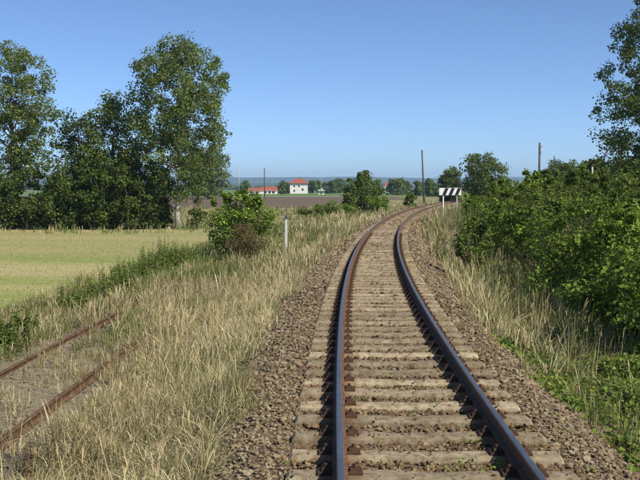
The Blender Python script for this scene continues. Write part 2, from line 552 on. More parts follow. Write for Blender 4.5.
# ---------------------------------------------------------------- haze
HAZE_D = 0.00015
hz = MB().box(-5700, 5700, -500, 8100, -4.2, 140).build('haze', None)
m = bpy.data.materials.new('haze_air'); m.use_nodes = True
nt = m.node_tree
for n in list(nt.nodes): nt.nodes.remove(n)
pv = nt.nodes.new('ShaderNodeVolumePrincipled')
pv.inputs['Color'].default_value = (0.50, 0.73, 1.0, 1)
pv.inputs['Density'].default_value = HAZE_D
pv.inputs['Anisotropy'].default_value = 0.1
out = nt.nodes.new('ShaderNodeOutputMaterial')
nt.links.new(pv.outputs[0], out.inputs['Volume'])
hz.data.materials.append(m)
tag(hz, 'pale blue haze over the distant plain', 'haze', kind='stuff')

# ---------------------------------------------------------------- the railway
track = empty('railway_track', (float(line_at(5, 0)[0]), float(line_at(5, 0)[1]), -0.45))
tag(track, 'curving main railway track with polished rails on tan concrete sleepers', 'railway track')


def sweep(name, prof, headmask, srange, d0, z0, mat, parent, origin):
    """sweep a closed profile (across, up) along the line"""
    prof = np.array(prof)
    S = np.asarray(srange)
    n = len(prof)
    X = np.zeros((len(S), n)); Y = np.zeros((len(S), n)); Z = np.zeros((len(S), n))
    for k in range(n):
        X[:, k], Y[:, k] = line_at(S, d0 + prof[k, 0])
        Z[:, k] = prof[k, 1] + z0
    V = np.stack([X, Y, Z], -1).reshape(-1, 3) - np.array(origin)
    i = (np.arange(len(S) - 1)[:, None] * n + np.arange(n)[None]).ravel()
    j = (np.arange(len(S) - 1)[:, None] * n + (np.arange(n)[None] + 1) % n).ravel()
    f = np.stack([i, j, j + n, i + n], 1)
    caps = [np.array([list(range(n))[::-1]]), np.array([[(len(S) - 1) * n + q for q in range(n)]])]
    me = np_mesh(name, V, [f] + caps)
    l = me.uv_layers.new(name='UVMap')
    hm = np.array([headmask[q % n] for q in range(n)], float)
    seg = np.tile(hm, len(S) - 1)
    vals = np.zeros((len(me.loops), 2), np.float32)
    vals[:len(seg) * 4, 0] = np.repeat(seg, 4)
    l.data.foreach_set('uv', vals.ravel())
    return link(name, me, mat, parent)


RP = [(-0.064, -0.149), (0.064, -0.149), (0.064, -0.137), (0.016, -0.122), (0.008, -0.11), (0.008, -0.052), (0.031, -0.036), (0.0325, -0.009),
      (0.0235, -0.001), (0.0, 0.0015), (-0.0235, -0.001), (-0.0325, -0.009), (-0.031, -0.036), (-0.008, -0.052), (-0.008, -0.11), (-0.016, -0.122), (-0.064, -0.137)]
HM = [0] * 17
for q in (8, 9):
    HM[q] = 1
rs = np.concatenate([np.arange(-3, 140, 0.6), np.arange(140, 320, 3)])
for d0 in (-0.7525, 0.7525):
    sweep('rail', RP, HM, rs, d0, 0.0, M['rail'], track, track.location)

# sleeper mesh: worn concrete, slightly hollow in the middle, rounded arrises
def sleeper_mesh(seed):
    r = np.random.default_rng(seed)
    xs = np.array([-1.2, -1.17, -1.0, -0.75, -0.45, -0.2, 0, 0.2, 0.45, 0.75, 1.0, 1.17, 1.2])
    prof = [(-0.135, -0.2), (-0.112, -0.035), (-0.095, -0.005), (0.0, 0.0), (0.095, -0.005), (0.112, -0.035), (0.135, -0.2)]
    V = []
    for i, x in enumerate(xs):
        mid = max(0, 1 - abs(x) / 0.55)
        endp = 0.03 if i in (0, len(xs) - 1) else 0.0
        for (y, z) in prof:
            w = 1 - 0.12 * mid + r.normal(0, 0.035)
            V.append((x, y * w, z - 0.012 * mid - endp + (r.normal(0, 0.004) if z > -0.1 else 0)))
    V = np.array(V)
    n = len(prof)
    f = grid_faces(len(xs), n)
    caps = [np.array([list(range(n))]), np.array([list(range((len(xs) - 1) * n, len(xs) * n))[::-1]])]
    me = np_mesh('sleeper', V, [f] + caps)
    me.materials.append(M['sleeper'])
    return me


SL = [sleeper_mesh(i) for i in range(6)]
SL_PITCH = 0.6
SL_S0 = 4.25
fast_mb = MB()
fast_mb.box(-0.19, 0.19, -0.075, 0.075, -0.02, 0.016, 0.96)
for sx_ in (-1, 1):
    fast_mb.box(sx_ * 0.115 - 0.045, sx_ * 0.115 + 0.045, -0.055, 0.055, 0.0, 0.045, 0.72)
    fast_mb.tube([(sx_ * 0.12, 0, 0.03), (sx_ * 0.12, 0, 0.075)], [0.019, 0.015], 6)
FAST = fast_mb.mesh('fastening')
FAST.materials.append(M['rust'])
nsl = 0
tl = track.location
for i in range(285):
    s = SL_S0 + i * SL_PITCH + random.gauss(0, 0.012)
    x, y = line_at(s, 0)
    th = float(np.interp(s, _s, _th))
    o = bpy.data.objects.new('sleeper', SL[i % 6 if i % 2 else (i * 5) % 6])
    COL.objects.link(o)
    o.parent = track
    o.location = (float(x) - tl.x, float(y) - tl.y, -0.168 - tl.z + random.gauss(0, 0.003))
    o.rotation_euler = (0, 0, -th + random.gauss(0, 0.007) + (math.pi if i % 3 == 0 else 0))
    if i < 70:
        for sd in (-0.7525, 0.7525):
            fo = bpy.data.objects.new('fastening', FAST)
            COL.objects.link(fo)
            fo.parent = o
            fo.location = (sd, 0, 0.002)

# ballast stones: real stones joined, graded in size with distance
ico_bm = bmesh.new()
bmesh.ops.create_icosphere(ico_bm, subdivisions=1, radius=1.0)
ico_bm.verts.ensure_lookup_table()
ICO_V = np.array([v.co[:] for v in ico_bm.verts]); ICO_F = np.array([[v.index for v in f.verts] for f in ico_bm.faces])
ico_bm.free()


def rand_rot(n, r):
    q = r.normal(size=(n, 4)); q /= np.linalg.norm(q, axis=1)[:, None]
    w, x, y, z = q.T
    return np.stack([1 - 2 * (y * y + z * z), 2 * (x * y - z * w), 2 * (x * z + y * w),
                     2 * (x * y + z * w), 1 - 2 * (x * x + z * z), 2 * (y * z - x * w),
                     2 * (x * z - y * w), 2 * (y * z + x * w), 1 - 2 * (x * x + y * y)], 1).reshape(-1, 3, 3)


def stones(s, d, z, size, col):
    n = len(s)
    X, Y = line_at(s, d)
    B = ICO_V[None] * (1 + rng.uniform(-0.15, 0.2, (n, 12, 1)))
    for _q in range(5):                     # broken faces
        pn = rng.normal(size=(n, 1, 3)); pn /= np.linalg.norm(pn, axis=2, keepdims=True)
        over = np.maximum((B * pn).sum(2, keepdims=True) - rng.uniform(0.3, 0.65, (n, 1, 1)), 0)
        B = B - over * pn
    B = B * rng.uniform(0.75, 1.5, (n, 1, 3))
    B = np.einsum('nij,nkj->nki', rand_rot(n, rng), B)
    B[:, :, 2] *= 0.75
    V = B * size[:, None, None] + np.stack([X, Y, z], 1)[:, None]
    F = ICO_F[None] + (np.arange(n) * 12)[:, None, None]
    C = np.repeat(col, 12, 0)
    return V.reshape(-1, 3), F.reshape(-1, 3), C


parts = []
for (s0, s1, dens, rad) in ((5.2, 11, 680, 0.0225), (11, 18, 370, 0.027), (18, 30, 160, 0.036), (30, 55, 60, 0.055), (55, 110, 22, 0.08)):
    n = int((s1 - s0) * 5.1 * dens)
    s = rng.uniform(s0, s1, n); d = rng.uniform(-2.7, 2.4, n)
    sz = rad * np.clip(rng.lognormal(-0.12, 0.3, n), 0.4, 1.6)
    # fewer out on the grassy shoulder, patches
    ad = np.where(d < 0, -d, d + 0.25)
    keep = rng.random(n) < np.clip(1.25 - np.clip(ad - 1.7, 0, 9) / 0.8 + 0.4 * vnoise(s * 1.1, d * 1.5, 7), 0.05, 1)
    ph = (s - SL_S0) / SL_PITCH
    ph = np.abs(ph - np.round(ph)) * SL_PITCH
    on_sl = (ph < 0.098 + 0.022 * vnoise(s * 9, d * 5, 13)) & (np.abs(d) < 1.21)
    keep &= ~on_sl | (rng.random(n) < 0.11)
    keep &= (np.abs(np.abs(d) - 0.7525) > 0.055 + sz * 0.8)
    s, d, sz, on_sl = s[keep], d[keep], sz[keep], on_sl[keep]
    z = height_sd(s, d) + sz * 0.25 + rng.uniform(-0.012, 0.014, len(s))
    z = np.where(np.abs(d) < 1.3, z + 0.015 * vnoise(s * 3, d * 2, 8), z)
    sz = np.where(on_sl, np.minimum(sz * 0.6, 0.016), sz)
    z = np.where(on_sl, -0.168 + sz * 0.45, z)
    tone = rng.random(len(s))
    c_tan = np.array([0.22, 0.168, 0.098]); c_brn = np.array([0.105, 0.073, 0.04]); c_gry = np.array([0.245, 0.205, 0.14]); c_rust = np.array([0.15, 0.068, 0.028])
    col = np.where((tone < 0.4)[:, None], c_brn, np.where((tone < 0.75)[:, None], c_tan, c_gry))
    rustw = np.exp(-((np.abs(d) - 0.78) / 0.2) ** 2) * 0.8
    col = col * (1 - rustw[:, None]) + c_rust * rustw[:, None]
    outer = np.clip((np.abs(d) - 1.4) / 0.5, 0, 1)[:, None]
    col = col * (1 - 0.3 * outer) + np.array([0.23, 0.185, 0.12]) * 0.3 * outer
    col = np.where((np.abs(d) < 1.22)[:, None], col * np.array([0.76, 0.68, 0.6]), col)      # brake dust between the rails
    col = col * rng.uniform(0.7, 1.25, (len(s), 1))
    parts.append(stones(s, d, z, sz, col))
n = 5200
s = rng.uniform(8.5, 33, n); d = rng.uniform(-7.1, -4.1, n)
k = rng.random(n) < np.clip(0.5 + vnoise(s * 0.6, d, 9), 0.1, 1)
s, d = s[k], d[k]
sz = rng.uniform(0.014, 0.034, len(s))
col = np.array([0.165, 0.14, 0.105]) * rng.uniform(0.6, 1.3, (len(s), 1))
parts.append(stones(s, d, height_sd(s, d) + sz * 0.2, sz, col))
off = 0; VV = []; FF = []; CC = []
for v_, f_, c_ in parts:
    VV.append(v_); FF.append(f_ + off); CC.append(c_); off += len(v_)
o = link('ballast', np_mesh('ballast', np.concatenate(VV), [np.concatenate(FF)], np.concatenate(CC)), M['stone'])
tag(o, 'brown crushed stone ballast between and beside the sleepers', 'ballast', kind='stuff')

# ---------------------------------------------------------------- disused siding on the left
SD = -5.62
sxy = line_at(8, SD)
siding = empty('disused_siding', (float(sxy[0]), float(sxy[1]), -1.05))
tag(siding, 'rusty overgrown siding with two old rails sunk in dry grass', 'railway track')
RPO = [(a_ * 0.95, b_ * 0.92) for a_, b_ in RP]
srs = np.arange(2, 31, 0.5)
for d0 in (-0.7525, 0.7525):
    sweep('rail', RPO, [0] * 17, srs, SD + d0, -0.872, M['old_rail'], siding, siding.location)
om = MB().box(-1.25, 1.25, -0.12, 0.12, -0.14, 0.0, 0.98).mesh('sleeper', 0.008)
om.materials.append(M['old_sleeper'])
for i in range(38):
    s = 6.5 + i * 0.66
    x, y = line_at(s, SD)
    o = bpy.data.objects.new('sleeper', om)
    COL.objects.link(o); o.parent = siding
    o.location = (float(x) - siding.location.x, float(y) - siding.location.y, -1.026 - siding.location.z)
    o.rotation_euler = (0, 0, -float(np.interp(s, _s, _th)) + random.gauss(0, 0.02))

# ---------------------------------------------------------------- grass
STRAW = np.array([[0.54, 0.45, 0.25], [0.62, 0.535, 0.33], [0.43, 0.345, 0.18], [0.49, 0.40, 0.21]])
OLIVE = np.array([[0.22, 0.20, 0.075], [0.28, 0.24, 0.105], [0.17, 0.17, 0.06]])
GREEN = np.array([[0.105, 0.155, 0.034], [0.15, 0.20, 0.048], [0.08, 0.125, 0.03]])


def blades(px, py, pz, h, az, lean, width, col, head=None):
    """curved blades; returns verts, quads, tris, colours"""
    n = len(px)
    dirx, diry = np.cos(az), np.sin(az)
    tx, ty = -diry, dirx
    face = rng.uniform(-0.9, 0.9, n)          # twist of the blade's flat
    wx = tx * np.cos(face) + dirx * np.sin(face); wy = ty * np.cos(face) + diry * np.sin(face)
    V = np.zeros((n, 7, 3))
    prof = [(0.0, 0.0, 0.55), (0.42, 0.22, 0.8), (0.78, 0.62, 0.6)]
    for k, (fz, fl, fw) in enumerate(prof):
        cx = px + dirx * lean * h * fl; cy = py + diry * lean * h * fl; cz = pz + h * fz * (1 - 0.25 * lean * fl)
        V[:, 2 * k] = np.stack([cx - wx * width * fw, cy - wy * width * fw, cz], 1)
        V[:, 2 * k + 1] = np.stack([cx + wx * width * fw, cy + wy * width * fw, cz], 1)
    V[:, 6] = np.stack([px + dirx * lean * h, py + diry * lean * h, pz + h * (1 - 0.4 * lean)], 1)
    b_ = (np.arange(n) * 7)[:, None]
    q = np.concatenate([b_ + np.array([0, 1, 3, 2]), b_ + np.array([2, 3, 5, 4])])
    t = b_ + np.array([4, 5, 6])
    C = np.repeat(col, 7, 0).reshape(n, 7, 3)
    return V.reshape(-1, 3), q, t, C.reshape(-1, 3)


class Turf:
    def __init__(self): self.V = []; self.Q = []; self.T = []; self.C = []; self.n = 0

    def add(self, r):
        v, q, t, c = r
        self.V.append(v); self.Q.append(q + self.n); self.T.append(t + self.n); self.C.append(c); self.n += len(v)

    def build(self, name, label, cat):
        o = link(name, np_mesh(name, np.concatenate(self.V), [np.concatenate(self.Q), np.concatenate(self.T)], np.concatenate(self.C)), M['grass'])
        return tag(o, label, cat, kind='stuff')


def in_view(x, y, margin=2.5):
    return (np.abs(x) < np.maximum(y, 0) * (320 / FPX) + margin) & (y > 4)


def sow(turf, s0, s1, d0, d1, tufts_m2, per, hmin, hmax, width, mixfun, spread=0.09, lean=(0.1, 0.7), dens=None, bias=None, heads=0.0):
    n = int((s1 - s0) * (d1 - d0) * tufts_m2)
    s = rng.uniform(s0, s1, n); d = rng.uniform(d0, d1, n)
    x, y = line_at(s, d)
    k = in_view(x, y)
    if dens is not None:
        k &= rng.random(n) < dens(s, d)
    s, d = s[k], d[k]
    n = len(s)
    if n == 0:
        return
    th_ = rng.uniform(hmin, hmax, n) * (1 + 0.4 * vnoise(s * 0.9, d * 0.9, 21)) * np.clip(rng.lognormal(0, 0.22, n), 0.5, 1.6)
    w = mixfun(s, d)                      # (n,3) weights straw, olive, green
    w = w / w.sum(1, keepdims=True)
    idx = np.repeat(np.arange(n), per)
    N_ = len(idx)
    a = rng.uniform(0, 2 * math.pi, N_); rr = np.abs(rng.normal(0, spread, N_))
    bs = s[idx] + rr * np.sin(a); bd = d[idx] + rr * np.cos(a)
    x, y = line_at(bs, bd)
    z = height_sd(bs, bd) - 0.01
    hh = th_[idx] * rng.uniform(0.45, 1.15, N_)
    u = rng.random(N_)
    cw = np.cumsum(w, 1)[idx]
    kind = (u > cw[:, 0]).astype(int) + (u > cw[:, 1])
    c = np.where((kind == 0)[:, None], STRAW[rng.integers(0, 4, N_)], np.where((kind == 1)[:, None], OLIVE[rng.integers(0, 3, N_)], GREEN[rng.integers(0, 3, N_)]))
    c = c * rng.uniform(0.75, 1.2, (N_, 1))
    az = a + rng.normal(0, 0.9, N_)
    if bias is not None:
        az = np.where(rng.random(N_) < 0.4, bias + rng.normal(0, 0.6, N_), az)
    az = np.where(rng.random(N_) < 0.45, (2.6 * vnoise(s * 0.3, d * 0.4, 23) + rng.normal(0, 0.5, n))[idx] + rng.normal(0, 0.4, N_), az)
    ln = np.clip(rng.uniform(lean[0], lean[1], N_) * np.clip(rng.lognormal(0, 0.45, n), 0.3, 2.2)[idx], 0.03, 1.5)
    turf.add(blades(x, y, z, hh, az, ln, width * rng.uniform(0.6, 1.4, N_), c))
    if heads:                              # seed heads near the tips of some stalks
        k = np.flatnonzero((rng.random(N_) < heads) & (kind < 2))
        tx_, ty_ = x[k] + np.cos(az[k]) * ln[k] * hh[k] * 0.82, y[k] + np.sin(az[k]) * ln[k] * hh[k] * 0.82
        turf.add(blades(tx_, ty_, z[k] + hh[k] * np.clip(0.9 - 0.28 * ln[k], 0.2, 1), hh[k] * 0.2 + 0.03, az[k], np.clip(ln[k] * 1.2, 0.2, 1.4), width * 2.0 * rng.uniform(0.7, 1.3, len(k)), c[k] * np.array([0.86, 0.8, 0.78])))


def mix_left(s, d):
    g = np.clip(0.2 + 0.75 * vnoise(s * 0.4, d * 0.7, 31) + 0.25 * vnoise(s * 1.3, d * 1.3, 32), 0.02, 1)
    return np.stack([np.clip(0.95 - g, 0.05, 1), 0.28 + 0.3 * g, g], 1)


def mix_verge(s, d):
    g = np.clip(0.62 + 0.6 * vnoise(s * 0.25, d * 0.5, 33), 0.1, 1)
    return np.stack([np.clip(0.8 - g, 0.1, 1), 0.35 + 0 * g, g], 1)


def mix_right(s, d):
    g = np.clip(0.25 + 0.6 * vnoise(s * 0.3, d * 0.6, 35) + np.clip((d - 3.2) * 0.25, -0.1, 0.4), 0.02, 1)
    return np.stack([np.clip(0.75 - g, 0.06, 1), 0.35 + 0.2 * g, g], 1)


def bare(s, d):
    return 1 - 0.88 * np.exp(-((s - 29) / 3.2) ** 2 - ((d + 5.3) / 0.75) ** 2)


def dens_left(s, d):
    edge = -1.95 - 0.25 * vnoise(s * 0.45, s * 0, 36) - 0.18 * vnoise(s * 1.6, s * 0, 37)
    e = np.clip((edge - d) / 0.35, 0, 1)
    bare_ = np.clip(0.75 + 1.1 * vnoise(s * 0.5, d * 0.9, 38), 0.08, 1)
    return e * np.where(d < -3.9, bare_ * np.where(s < 12.5, 0.4, 1), np.clip(bare_ + 0.35, 0, 1)) * bare(s, d)


def dens_siding(s, d):
    r = np.abs(np.abs(d - SD) - 0.7525)
    b_ = np.clip(0.62 + 1.0 * vnoise(s * 0.55, d * 0.8, 39), 0.1, 1.0)
    vis = np.where(d > SD + 0.1, np.clip((s - 13.2) / 2.2, 0, 1), np.clip((s - 20) / 2.5, 0, 1))   # the rails vanish in the growth further on
    b_ = b_ * (0.38 + 0.62 * vis) + 0.3 * vis
    b_ = np.where(r < 0.2, b_ * (0.08 + 0.92 * vis), b_)
    return b_ * bare(s, d)


def dens_right(s, d):
    edge = np.where(s < 24, 1.78, 2.05) + 0.22 * vnoise(s * 0.5, s * 0, 40)
    return np.clip((d - edge) / 0.4, 0, 1) * np.clip((s - 7.0) / 7, 0.3, 1) * np.clip(0.8 + 0.8 * vnoise(s * 0.6, d, 42), 0.1, 1)


g1 = Turf()
sow(g1, 6, 14, -4.4, -1.7, 42, 30, 0.2, 0.48, 0.0038, mix_left, 0.085, (0.15, 1.2), dens_left)
sow(g1, 14, 28, -4.4, -1.7, 30, 24, 0.2, 0.5, 0.006, mix_left, 0.10, (0.15, 1.1), dens_left)
sow(g1, 28, 60, -5.6, -1.7, 14, 18, 0.3, 0.75, 0.012, mix_left, 0.14, (0.1, 0.6), dens_left)
sow(g1, 60, 150, -9, -1.7, 3.2, 14, 0.35, 0.85, 0.028, mix_left, 0.28, (0.1, 0.5), dens_left)
sow(g1, 6, 30, -4.6, -2.0, 7, 4, 0.6, 0.95, 0.0032, lambda s, d: np.stack([np.ones(len(s)), 0.2 + 0 * s, 0.02 + 0 * s], 1), 0.05, (0.15, 0.8), dens_left, heads=0.7)
sow(g1, 62, 140, -42, -9, 0.55, 9, 0.25, 0.7, 0.03, mix_verge, 0.3, (0.1, 0.5))
o = g1.build('dry_grass', 'tall straw coloured grass on the bank between main track and siding', 'grass')
g2 = Turf()
sow(g2, 7, 18, -7.2, -4.2, 26, 24, 0.12, 0.36, 0.0042, mix_left, 0.09, (0.2, 1.0), dens_siding)
sow(g2, 18, 34, -7.2, -4.2, 18, 20, 0.25, 0.6, 0.007, mix_left, 0.11, (0.1, 0.8), dens_siding)
o = g2.build('siding_grass', 'sparse dry grass growing through the disused siding', 'grass')
g3 = Turf()
sow(g3, 13, 30, -10.0, -6.9, 15, 20, 0.16, 0.45, 0.007, mix_verge, 0.11, (0.1, 0.7))
sow(g3, 30, 80, -10.4, -5.4, 7, 14, 0.2, 0.5, 0.014, mix_verge, 0.18, (0.1, 0.6))
o = g3.build('verge_grass', 'green and straw grass verge between the siding and the meadow', 'grass')
g4 = Turf()
sow(g4, 6, 14, 1.6, 5.2, 22, 24, 0.2, 0.55, 0.0045, mix_right, 0.09, (0.1, 0.9), dens_right)
sow(g4, 14, 28, 1.6, 5.6, 18, 20, 0.3, 0.75, 0.007, mix_right, 0.11, (0.1, 0.7), dens_right)
sow(g4, 28, 70, 1.6, 6.5, 8, 16, 0.35, 0.8, 0.013, mix_right, 0.16, (0.1, 0.6), dens_right)
sow(g4, 46, 64, 2.9, 5.2, 9, 16, 0.95, 1.45, 0.013, mix_right, 0.16, (0.05, 0.5))
sow(g4, 70, 170, 2.0, 9, 2.2, 12, 0.35, 0.8, 0.03, mix_right, 0.3, (0.1, 0.5), dens_right)
sow(g4, 7, 40, 2.6, 5.0, 7, 4, 0.6, 0.9, 0.0045, lambda s, d: np.stack([np.ones(len(s)), 0.3 + 0 * s, 0.02 + 0 * s], 1), 0.06, (0.05, 0.5), dens_right, heads=0.6)
o = g4.build('trackside_grass', 'dry and green grass at the foot of the trackside shrubs', 'grass')

# short mown grass on the meadow
n = 34000
x = rng.uniform(-30, -6, n); y = rng.uniform(18, 71, n) ** 1.0
k = in_view(x, y, 2) & (offset_of(x, y) < -9.4)
x, y = x[k], y[k]
pat = vnoise(x * 0.05 + y * 0.02, y * 0.3 - x * 0.07, 51)
c = np.where((pat * 0.5 + (y - 44) / 25 + rng.normal(0, 0.3, len(x)) > 0.3)[:, None], STRAW[rng.integers(0, 4, len(x))], OLIVE[rng.integers(0, 3, len(x))])
mg = Turf()
mg.add(blades(x, y, np.full(len(x), -1.14), rng.uniform(0.03, 0.08, len(x)), rng.uniform(0, 6.28, len(x)), rng.uniform(0.9, 1.8, len(x)), rng.uniform(0.008, 0.018, len(x)), c * np.where(c[:, :1] > 0.35, 0.8, 1.35) * rng.uniform(0.9, 1.15, (len(x), 1))))
mg.build('meadow_grass', 'short mown grass on the meadow before the tall trees', 'grass')


# ---------------------------------------------------------------- leaves, shrubs, trees
def leaves(P, L, Nrm, col, aspect=0.42):
    """one folded leaf per point"""
    n = len(P)
    Nrm = Nrm / np.linalg.norm(Nrm, axis=1, keepdims=True)
    a = rng.normal(size=(n, 3))
    a -= (a * Nrm).sum(1, keepdims=True) * Nrm
    a /= np.linalg.norm(a, axis=1, keepdims=True)
    b_ = np.cross(Nrm, a)
    L = L[:, None]
    V = np.stack([P - a * L * 0.5, P + b_ * L * aspect + Nrm * L * 0.12, P + a * L * 0.5 - Nrm * L * 0.1, P - b_ * L * aspect + Nrm * L * 0.12], 1)
    F = (np.arange(n) * 4)[:, None] + np.array([0, 1, 2, 3])
    return V.reshape(-1, 3), F, np.repeat(col, 4, 0)


def clump_points(C, rad, per, flat=0.8, hollow=0.45):
    """points in the outer part of each clump"""
    n = len(C) * per
    u = rng.normal(size=(n, 3)); u /= np.linalg.norm(u, axis=1, keepdims=True)
    r = rng.uniform(hollow, 1.0, n) ** 0.8 * (1 + 0.25 * rng.normal(size=n) * (rng.random(n) < 0.25))
    idx = np.repeat(np.arange(len(C)), per)
    off = u * (r * rad[idx])[:, None]
    off[:, 2] *= flat
    return C[idx] + off, u, idx


def leaf_cols(n, pal, idx=None, nclump=0, var=0.25):
    pal = np.array(pal)
    c = pal[rng.integers(0, len(pal), n)] * rng.uniform(1 - var, 1 + var, (n, 1))
    if idx is not None:
        c = c * rng.uniform(0.68, 1.28, (nclump, 1))[idx]
    return c


def wig(p0, p1, n=5, amp=0.06):
    p0 = np.array(p0, float); p1 = np.array(p1, float)
    L = np.linalg.norm(p1 - p0)
    t = np.linspace(0, 1, n)[:, None]
    p = p0 * (1 - t) + p1 * t
    p[1:-1] += rng.normal(0, amp * L, (n - 2, 3))
    return p


def tree(name, label, cat, base, H, trunk_r, env, n_clump, clump_r, per, leaf, pal, bark='bark', group=None, lean=(0, 0), limbs=22, flat=0.8, fork=0.3, hollow=0.4):
    """env: list of (height fraction, radius m, centre dx, centre dy) giving the crown's outline"""
    root = empty(name, base)
    tag(root, label, cat, group)
    env = np.array(env, float)
    # clump centres inside the outline, more near its surface
    zs = rng.uniform(env[0, 0], env[-1, 0], n_clump * 8)
    rad_at = np.interp(zs, env[:, 0], env[:, 1])
    keep = rng.random(len(zs)) < (rad_at / env[:, 1].max()) ** 1.3 + 0.06
    zs = zs[keep][:n_clump]
    rad_at = np.interp(zs, env[:, 0], env[:, 1])
    az = rng.uniform(0, 2 * math.pi, len(zs)); rr = rng.random(len(zs)) ** 0.55 * rad_at
    C = np.stack([np.interp(zs, env[:, 0], env[:, 2]) + rr * np.cos(az), np.interp(zs, env[:, 0], env[:, 3]) + rr * np.sin(az), zs * H], 1)
    crad = clump_r * rng.uniform(0.55, 1.25, len(C))
    P, u, idx = clump_points(C, crad, per, flat, hollow)
    Nrm = u + rng.normal(0, 0.7, P.shape) + np.array([0, 0, 0.5])
    V, F, cc = leaves(P, leaf * rng.uniform(0.6, 1.35, len(P)), Nrm, leaf_cols(len(P), pal, idx, len(C)))
    link('crown', np_mesh('crown', V, [F], cc), M['leaf'], root)
    # trunk and limbs
    mb = MB()
    top = np.array([np.interp(0.9, env[:, 0], env[:, 2]) + lean[0], np.interp(0.9, env[:, 0], env[:, 3]) + lean[1], H * 0.9])
    tp = wig((0, 0, -0.15), top, 9, 0.012)
    tr = trunk_r * np.linspace(1, 0.1, 9) ** 0.9
    tr[0] *= 1.25
    mb.tube(tp, tr, 9)
    order = rng.permutation(len(C))[:limbs]
    for j in order:
        zt = max(fork * H, C[j][2] - rng.uniform(0.08, 0.22) * H)
        f_ = np.interp(zt, tp[:, 2], np.arange(9))
        i0 = int(min(f_, 7.99)); w_ = f_ - i0
        st = tp[i0] * (1 - w_) + tp[i0 + 1] * w_
        r0 = (tr[i0] * (1 - w_) + tr[i0 + 1] * w_) * rng.uniform(0.35, 0.6)
        mb.tube(wig(st, C[j], 5, 0.05), r0 * np.linspace(1, 0.2, 5), 5)
    mb.build('trunk', M[bark], root, smooth=True)
    return root


def shrub(name, label, cat, base, rx, ry, H, n_clump, clump_r, per, leaf, pal, group=None, stems=9, low=0.08, flat=0.85, shoots=0, aspect=0.42):
    root = empty(name, base)
    tag(root, label, cat, group)
    u = rng.normal(size=(n_clump, 3)); u /= np.linalg.norm(u, axis=1, keepdims=True)
    r = rng.random(n_clump) ** 0.38
    hz_ = H * (1 - low) / 2
    C = np.stack([u[:, 0] * r * rx, u[:, 1] * r * ry, H * low + hz_ + u[:, 2] * r * hz_], 1)
    C[:, 2] = np.clip(C[:, 2], clump_r * 0.35, None)
    crad = clump_r * rng.uniform(0.5, 1.3, n_clump)
    if shoots:
        sa = rng.uniform(0, 6.28, shoots); sr = rng.random(shoots) ** 0.6
        base_p = np.stack([np.cos(sa) * sr * rx * 0.85, np.sin(sa) * sr * ry * 0.85, H * (0.82 + 0.1 * (1 - sr))], 1)
        ext = []
        for q in range(3):
            ext.append(base_p + np.stack([rng.normal(0, 0.06, shoots), rng.normal(0, 0.06, shoots), rng.uniform(0.12, 0.2, shoots) * (q + 0.4) * H / 3], 1))
        C = np.concatenate([C] + ext); crad = np.concatenate([crad, np.full(shoots * 3, clump_r * 0.32)])
    if low <= 0:
        C[::3, 2] *= 0.45
    P, uu, idx = clump_points(C, crad, per, flat, 0.3)
    P[:, 2] = np.maximum(P[:, 2], 0.02)
    Nrm = uu * 0.8 + rng.normal(0, 0.6, P.shape) + np.array([0, 0, 0.7])
    V, F, cc = leaves(P, leaf * rng.uniform(0.6, 1.4, len(P)), Nrm, leaf_cols(len(P), pal, idx, len(C)), aspect)
    link('foliage', np_mesh('foliage', V, [F], cc), M['leaf'], root)
    mb = MB()
    for j in rng.permutation(len(C))[:stems]:
        p0 = (rng.normal(0, 0.12 * rx), rng.normal(0, 0.12 * ry), -0.1)
        mb.tube(wig(p0, C[j], 5, 0.05), 0.012 * H * np.linspace(1, 0.25, 5), 5)
    mb.build('stem', M['stem'], root, smooth=True)
    return root


def gp(px, Y, d=0.0):
    """ground point at distance Y under a photo column"""
    x = (px - 320) / FPX * Y
    return (x, Y, float(height_xy(x, Y)) - 0.02 if abs(offset_of(x, Y)) < 13 else -1.16)


PAL_POP = [(0.115, 0.16, 0.042), (0.15, 0.195, 0.058), (0.085, 0.125, 0.034), (0.18, 0.215, 0.08)]
PAL_DARK = [(0.06, 0.09, 0.024), (0.08, 0.112, 0.03), (0.10, 0.13, 0.036)]
PAL_MID = [(0.10, 0.15, 0.032), (0.135, 0.18, 0.04), (0.075, 0.115, 0.026), (0.165, 0.2, 0.05)]
PAL_YEL = [(0.175, 0.255, 0.034), (0.23, 0.31, 0.046), (0.13, 0.205, 0.03), (0.10, 0.165, 0.027)]
PAL_BR = [(0.19, 0.115, 0.065), (0.23, 0.145, 0.08), (0.15, 0.1, 0.055), (0.17, 0.135, 0.06)]

# the tall trees at the meadow's far edge
TY = 73
tree('poplar_tree', 'tall poplar with pale bare lower trunk and broad airy crown', 'tree', gp(178, TY), 15.2, 0.23,
     [(0.17, 1.5, 0, 0), (0.3, 3.3, -0.4, 0), (0.5, 3.8, -0.1, 0), (0.68, 3.9, 0.3, 0), (0.84, 3.7, 0.4, 0), (0.95, 2.6, 0.3, 0), (1.0, 0.9, 0.2, 0)],
     330, 0.78, 105, 0.175, PAL_POP, 'pale_bark', limbs=34, lean=(0.2, 0))
tree('broadleaf_tree', 'tall open crowned tree with sky showing between forked dark trunks', 'tree', gp(16, TY + 1), 14.8, 0.28,
     [(0.30, 0.5, 0, 0), (0.45, 2.2, 0.3, 0), (0.6, 3.4, 0.2, 0), (0.78, 3.6, 0.0, 0), (0.92, 2.5, -0.1, 0), (1.0, 1.0, 0, 0)],
     170, 0.78, 110, 0.175, PAL_POP, 'bark', limbs=36)
